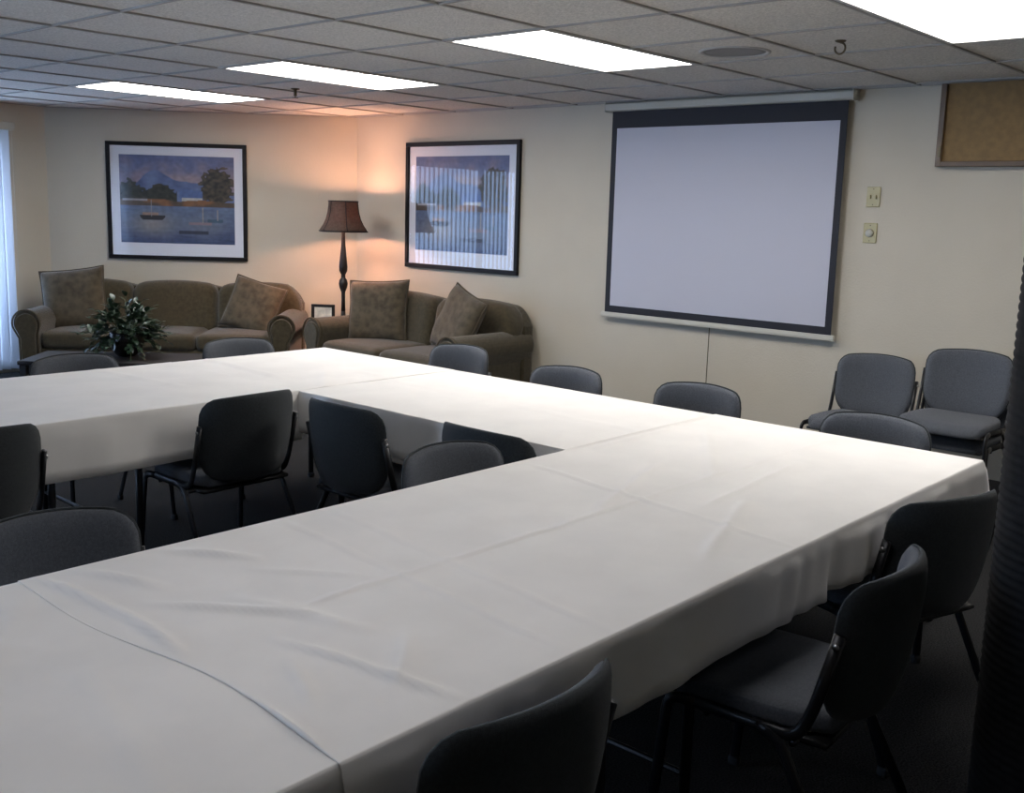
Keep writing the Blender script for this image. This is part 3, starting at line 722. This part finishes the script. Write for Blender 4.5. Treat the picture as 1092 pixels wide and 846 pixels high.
def make_pillow(label, loc, rot, s=.52, m='pillow'):
    t = thing('throw_pillow', label, 'pillow', loc, 0, 'patterned throw pillows'); t.rotation_euler = rot
    bm = bmesh.new(); n = 18; g = {}
    for sd in (0, 1):
        for i in range(n+1):
            for j in range(n+1):
                u, v = 2*i/n-1, 2*j/n-1
                pin = 1-.055*(1-abs(u)**2)*abs(v)**3*1; pin2 = 1-.055*(1-abs(v)**2)*abs(u)**3
                h = .085*(max(0, (1-u**4)*(1-v**4)))**.55
                if sd and (i in (0, n) or j in (0, n)): g[sd, i, j] = g[0, i, j]; continue
                g[sd, i, j] = bm.verts.new((u*s/2*pin2, (-h if sd else h)+.008*noise.noise(Vector((u*2, v*2, loc[0]))), v*s/2*pin))
    for sd in (0, 1):
        for i in range(n):
            for j in range(n): bm.faces.new((g[sd, i, j], g[sd, i+1, j], g[sd, i+1, j+1], g[sd, i, j+1]))
    obj('cover', bm, m, t, smooth=True)
    bm = bmesh.new(); e = []
    for k in range(64):
        q = k/16; sd_ = int(q); f_ = q-sd_; a_ = 2*f_-1
        u, v = [(a_, -1), (1, a_), (-a_, 1), (-1, -a_)][sd_]
        e.append((u*s/2*(1-.055*(1-v*v)*abs(u)**3), .008*noise.noise(Vector((u*2, v*2, loc[0]))), v*s/2*(1-.055*(1-u*u)*abs(v)**3)))
    tube(bm, e+[e[0]], .007, n=6, ref=Vector((0, 1, 0))); obj('piping', bm, 'piping', t, smooth=True)
    return t
S = math.sqrt(.5)
def slant(tc, d, z=0):
    """point on the room's slanting side: tc = distance from the far-wall corner along the wall, d = distance out of it"""
    return (CX+S*tc-S*d, CY-S*tc-S*d, z)
s1 = make_sofa('long olive sofa with three humped back sections under the left print', slant(1.20, .03), wa, 2.36, 3, 3, 'olive rolled-arm sofas')
s2 = make_sofa('short olive sofa under the right print, beside the lamp', (XS-.04, 6.365, 0), -PI/2, 1.86, 2, 2, 'olive rolled-arm sofas')
def in_sofa(kind, x, y, z):
    o = s1 if kind == 1 else s2
    m_ = Matrix.Translation(o.location) @ Matrix.Rotation(o.rotation_euler.z, 4, 'Z')
    return tuple(m_ @ Vector((x, y, z)))
make_pillow('tan patterned pillow at the left end of the long sofa', in_sofa(1, -.84, -.42, .70), (R(-14), R(-7), wa+R(4)), .56)
make_pillow('tan patterned pillow leaning at the right end of the long sofa', in_sofa(1, .74, -.40, .665), (R(-22), R(14), wa-R(14)), .50)
make_pillow('tan patterned pillow at the lamp end of the short sofa', in_sofa(2, -.52, -.43, .70), (R(-14), R(-3), -PI/2+R(26)), .55)
make_pillow('tan patterned pillow tilted against the far right arm of the short sofa', in_sofa(2, .47, -.44, .69), (R(-20), R(14), -PI/2-R(18)), .54)

# ---------------------------------------------------------------- corner table, lamp, photo frame
LX, LY = 5.96, 7.40
t = thing('end_table', 'dark wooden end table in the corner between the two sofas', 'table', (5.93, 7.30, 0), wa)
bm = bmesh.new(); bx(bm, (-.24, -.24, .53), (.24, .24, .56)); obj('tabletop', bm, 'darkwood', t, bevel=.006)
bm = bmesh.new(); bx(bm, (-.21, -.21, .45), (.21, .21, .53)); obj('apron', bm, 'darkwood', t)
for sx in (-1, 1):
    for sy in (-1, 1): obj('leg', box((sx*.19-.02, sy*.19-.02, 0), (sx*.19+.02, sy*.19+.02, .45)), 'darkwood', t, bevel=.003)
bm = bmesh.new(); bx(bm, (-.17, -.19, .15), (.17, .19, .17)); obj('shelf', bm, 'darkwood', t)
t = thing('table_lamp', 'tall turned dark lamp with a lit brown scalloped shade between the sofas', 'lamp', (LX, LY, .56))
Z = .56
bm = bmesh.new(); lathe(bm, [(.085, 0), (.09, .012), (.07, .03), (.035, .045), (.022, .06), (.02, .10)], n=28); obj('base', bm, 'darkwood', t, smooth=True)
bm = bmesh.new(); lathe(bm, [(.02, .10), (.016, .20), (.018, .27), (.034, .31), (.040, .345), (.034, .38), (.018, .40), (.020, .41), (.018, .425), (.036, .46), (.038, .50), (.030, .58), (.020, .68), (.015, .78), (.017, .80), (.012, .82), (.010, .86)], n=24); obj('stem', bm, 'darkwood', t, smooth=True)
def shp(a, z): return 1+.035*math.cos(6*a)*(1 if z < .95 else .4)
prof = [(.212, .812), (.205, .83), (.178, .87), (.155, .92), (.140, .98), (.133, 1.04), (.130, 1.075)]
bm = bmesh.new(); lathe(bm, prof, n=48, shape=shp, cap=False)
sh = obj('shade', bm, 'shade', t, smooth=True); so = sh.modifiers.new('solid', 'SOLIDIFY'); so.thickness = .003
bm = bmesh.new()
tube(bm, [(.213*shp(2*PI*j/48, .8)*math.cos(2*PI*j/48), .213*shp(2*PI*j/48, .8)*math.sin(2*PI*j/48), .812) for j in range(49)], .006, n=6, ref=Vector((0, 0, 1)))
tube(bm, [(.131*shp(2*PI*j/48, 1)*math.cos(2*PI*j/48), .131*shp(2*PI*j/48, 1)*math.sin(2*PI*j/48), 1.075) for j in range(49)], .005, n=6, ref=Vector((0, 0, 1)))
obj('trim', bm, 'frame', sh, smooth=True)
for q in range(6):
    a_ = 2*PI*q/6+.0; bm = bmesh.new(); tube(bm, [(r_*1.035*math.cos(a_), r_*1.035*math.sin(a_), z_) for r_, z_ in prof], .004, n=6); obj('rib', bm, 'frame', sh, smooth=True)
bm = bmesh.new()
tube(bm, [(0, 0, .86), (.05, 0, .90), (.06, 0, 1.0), (0, 0, 1.07)], .0022, n=6); tube(bm, [(0, 0, .86), (-.05, 0, .90), (-.06, 0, 1.0), (0, 0, 1.07)], .0022, n=6)
for q in range(3): tube(bm, [(0, 0, 1.07), (.131*math.cos(2*PI*q/3), .131*math.sin(2*PI*q/3), 1.072)], .0022, n=6)
obj('harp', bm, 'brass', t); 
for bz, flip, sx in ((1.02, 1, .03), (.90, -1, -.03)):
    bm = bmesh.new(); lathe(bm, [(.010, bz-.05*flip), (.012, bz-.03*flip), (.024, bz), (.022, bz+.012*flip), (.012, bz+.026*flip), (.002, bz+.031*flip)], (sx, 0), n=20); obj('bulb', bm, 'bulb', t, smooth=True)
    pl = bpy.data.lights.new('bulb_light', 'POINT'); pl.energy = LAMP_W/2; pl.color = (1, .50, .33); pl.shadow_soft_size = .03
    po = bpy.data.objects.new('bulb_light', pl); C.objects.link(po); po.location = (sx*1.0, 0, bz+.012*flip); po.parent = t
M['bulb'].node_tree.nodes['Principled BSDF'].inputs['Emission Strength'].default_value = 4

t = thing('photo_frame', 'small dark photo frame on the corner table beside the short sofa', 'picture frame', (5.735, 7.40, .561), -PI/4-.1)
bm = bmesh.new(); w_, h_ = .105, .17
bx(bm, (-w_, -.01, 0), (w_, .008, .025)); bx(bm, (-w_, -.01, h_-.025), (w_, .008, h_)); bx(bm, (-w_, -.01, .025), (-w_+.028, .008, h_-.025)); bx(bm, (w_-.028, -.01, .025), (w_, .008, h_-.025)); obj('frame', bm, 'darkwood', t, bevel=.003)
obj('photo', box((-w_+.028, -.004, .025), (w_-.028, .002, h_-.025)), 'photo', t)
bm = bmesh.new(); tube(bm, [(0, .006, .12), (0, .06, .003)], .004, n=6); obj('strut', bm, 'darkwood', t)

# ---------------------------------------------------------------- coffee table and plant
CTX, CTY = 3.80, 7.20
t = thing('coffee_table', 'low dark coffee table in front of the long sofa', 'table', (CTX, CTY, 0), wa)
obj('tabletop', box((-.70, -.28, .415), (.70, .28, .445)), 'darkwood', t, bevel=.006)
bm = bmesh.new(); bx(bm, (-.66, -.25, .35), (.66, -.23, .415)); bx(bm, (-.66, .23, .35), (.66, .25, .415)); bx(bm, (-.66, -.23, .35), (-.64, .23, .415)); bx(bm, (.64, -.23, .35), (.66, .23, .415)); obj('apron', bm, 'darkwood', t)
for sx in (-1, 1):
    for sy in (-1, 1): obj('leg', box((sx*.665-.025, sy*.245-.025, 0), (sx*.665+.025, sy*.245+.025, .415)), 'darkwood', t, bevel=.004)
random.seed(11)
t = thing('potted_plant', 'bushy dark green potted plant on the coffee table', 'plant', (3.83, 7.30, .4455))
bm = bmesh.new(); lathe(bm, [(.06, 0), (.085, .02), (.125, .09), (.13, .13), (.115, .165), (.12, .18), (.11, .18), (.10, .15)], n=28); obj('pot', bm, 'pot', t, smooth=True)
bm = bmesh.new(); lathe(bm, [(.001, .158), (.104, .156), (.10, .14)], n=24); obj('soil', bm, 'soil', t)
stems = bmesh.new(); lv = bmesh.new()
def leaf(bm, p, d, upv, l, wd):
    d = d.normalized(); s_ = d.cross(upv)
    s_ = s_.normalized() if s_.length > 1e-3 else Vector((1, 0, 0)); n_ = s_.cross(d).normalized(); rows = []
    for k in range(6):
        q = k/5; wq = wd*math.sin(PI*min(1, q*.93+.05))**.8; c_ = p+d*l*q-n_*l*.35*q*q
        rows.append((bm.verts.new(c_-s_*wq+n_*wq*.3), bm.verts.new(c_), bm.verts.new(c_+s_*wq+n_*wq*.3)))
    for a, b in zip(rows, rows[1:]): bm.faces.new((a[0], a[1], b[1], b[0])); bm.faces.new((a[1], a[2], b[2], b[1]))
for q in range(85):
    a_ = q*2.399; el = random.uniform(-.5, 1.4); ln_ = random.uniform(.18, .30)
    d = Vector((math.cos(a_)*math.cos(el), math.sin(a_)*math.cos(el), math.sin(el)))
    p0 = Vector((math.cos(a_)*.04, math.sin(a_)*.04, .155)); p1 = p0+d*ln_*.6+Vector((0, 0, .03)); p2 = p0+d*ln_+Vector((0, 0, -.02*(1.4-el)))
    path = smooth_path([p0, p1, p2], .08, 4); tube(stems, path, .0022, n=5)
    for k in range(9):
        f_ = .30+.70*k/8; i_ = min(len(path)-1, int(f_*(len(path)-1))); p = path[i_]
        dd = Vector((random.uniform(-1, 1), random.uniform(-1, 1), random.uniform(-.35, .8)))+d*1.0
        leaf(lv, p, dd, Vector((0, 0, 1)), random.uniform(.045, .07), random.uniform(.014, .022))
obj('stems', stems, 'stem', t); obj('foliage', lv, 'leaf', t, smooth=True)

# ---------------------------------------------------------------- black ribbed column on the right
def col_mesh(r, z0, z1):
    bm = bmesh.new(); prof = []; p_ = .021; n = int((z1-z0)/p_)
    for i in range(n):
        z = z0+(z1-z0)*i/n; h = (z1-z0)/n
        prof += [(r-.003, z), (r-.0008, z+h*.25), (r, z+h*.5), (r-.0008, z+h*.75)]
    prof.append((r-.005, z1))
    return lathe(bm, prof, n=72, shape=lambda a, z: 1-.008*(.5+.5*math.cos(36*a)))
t = thing('round_column', 'black round column with fine horizontal ribs at the right photo edge', 'column', (2.56, .525, 0))
obj('shaft', col_mesh(.20, .10, ZC-.002), 'column', t, smooth=True)
bm = bmesh.new(); lathe(bm, [(.208, .0), (.208, .095), (.202, .10)], n=48); obj('base_ring', bm, 'base', t)
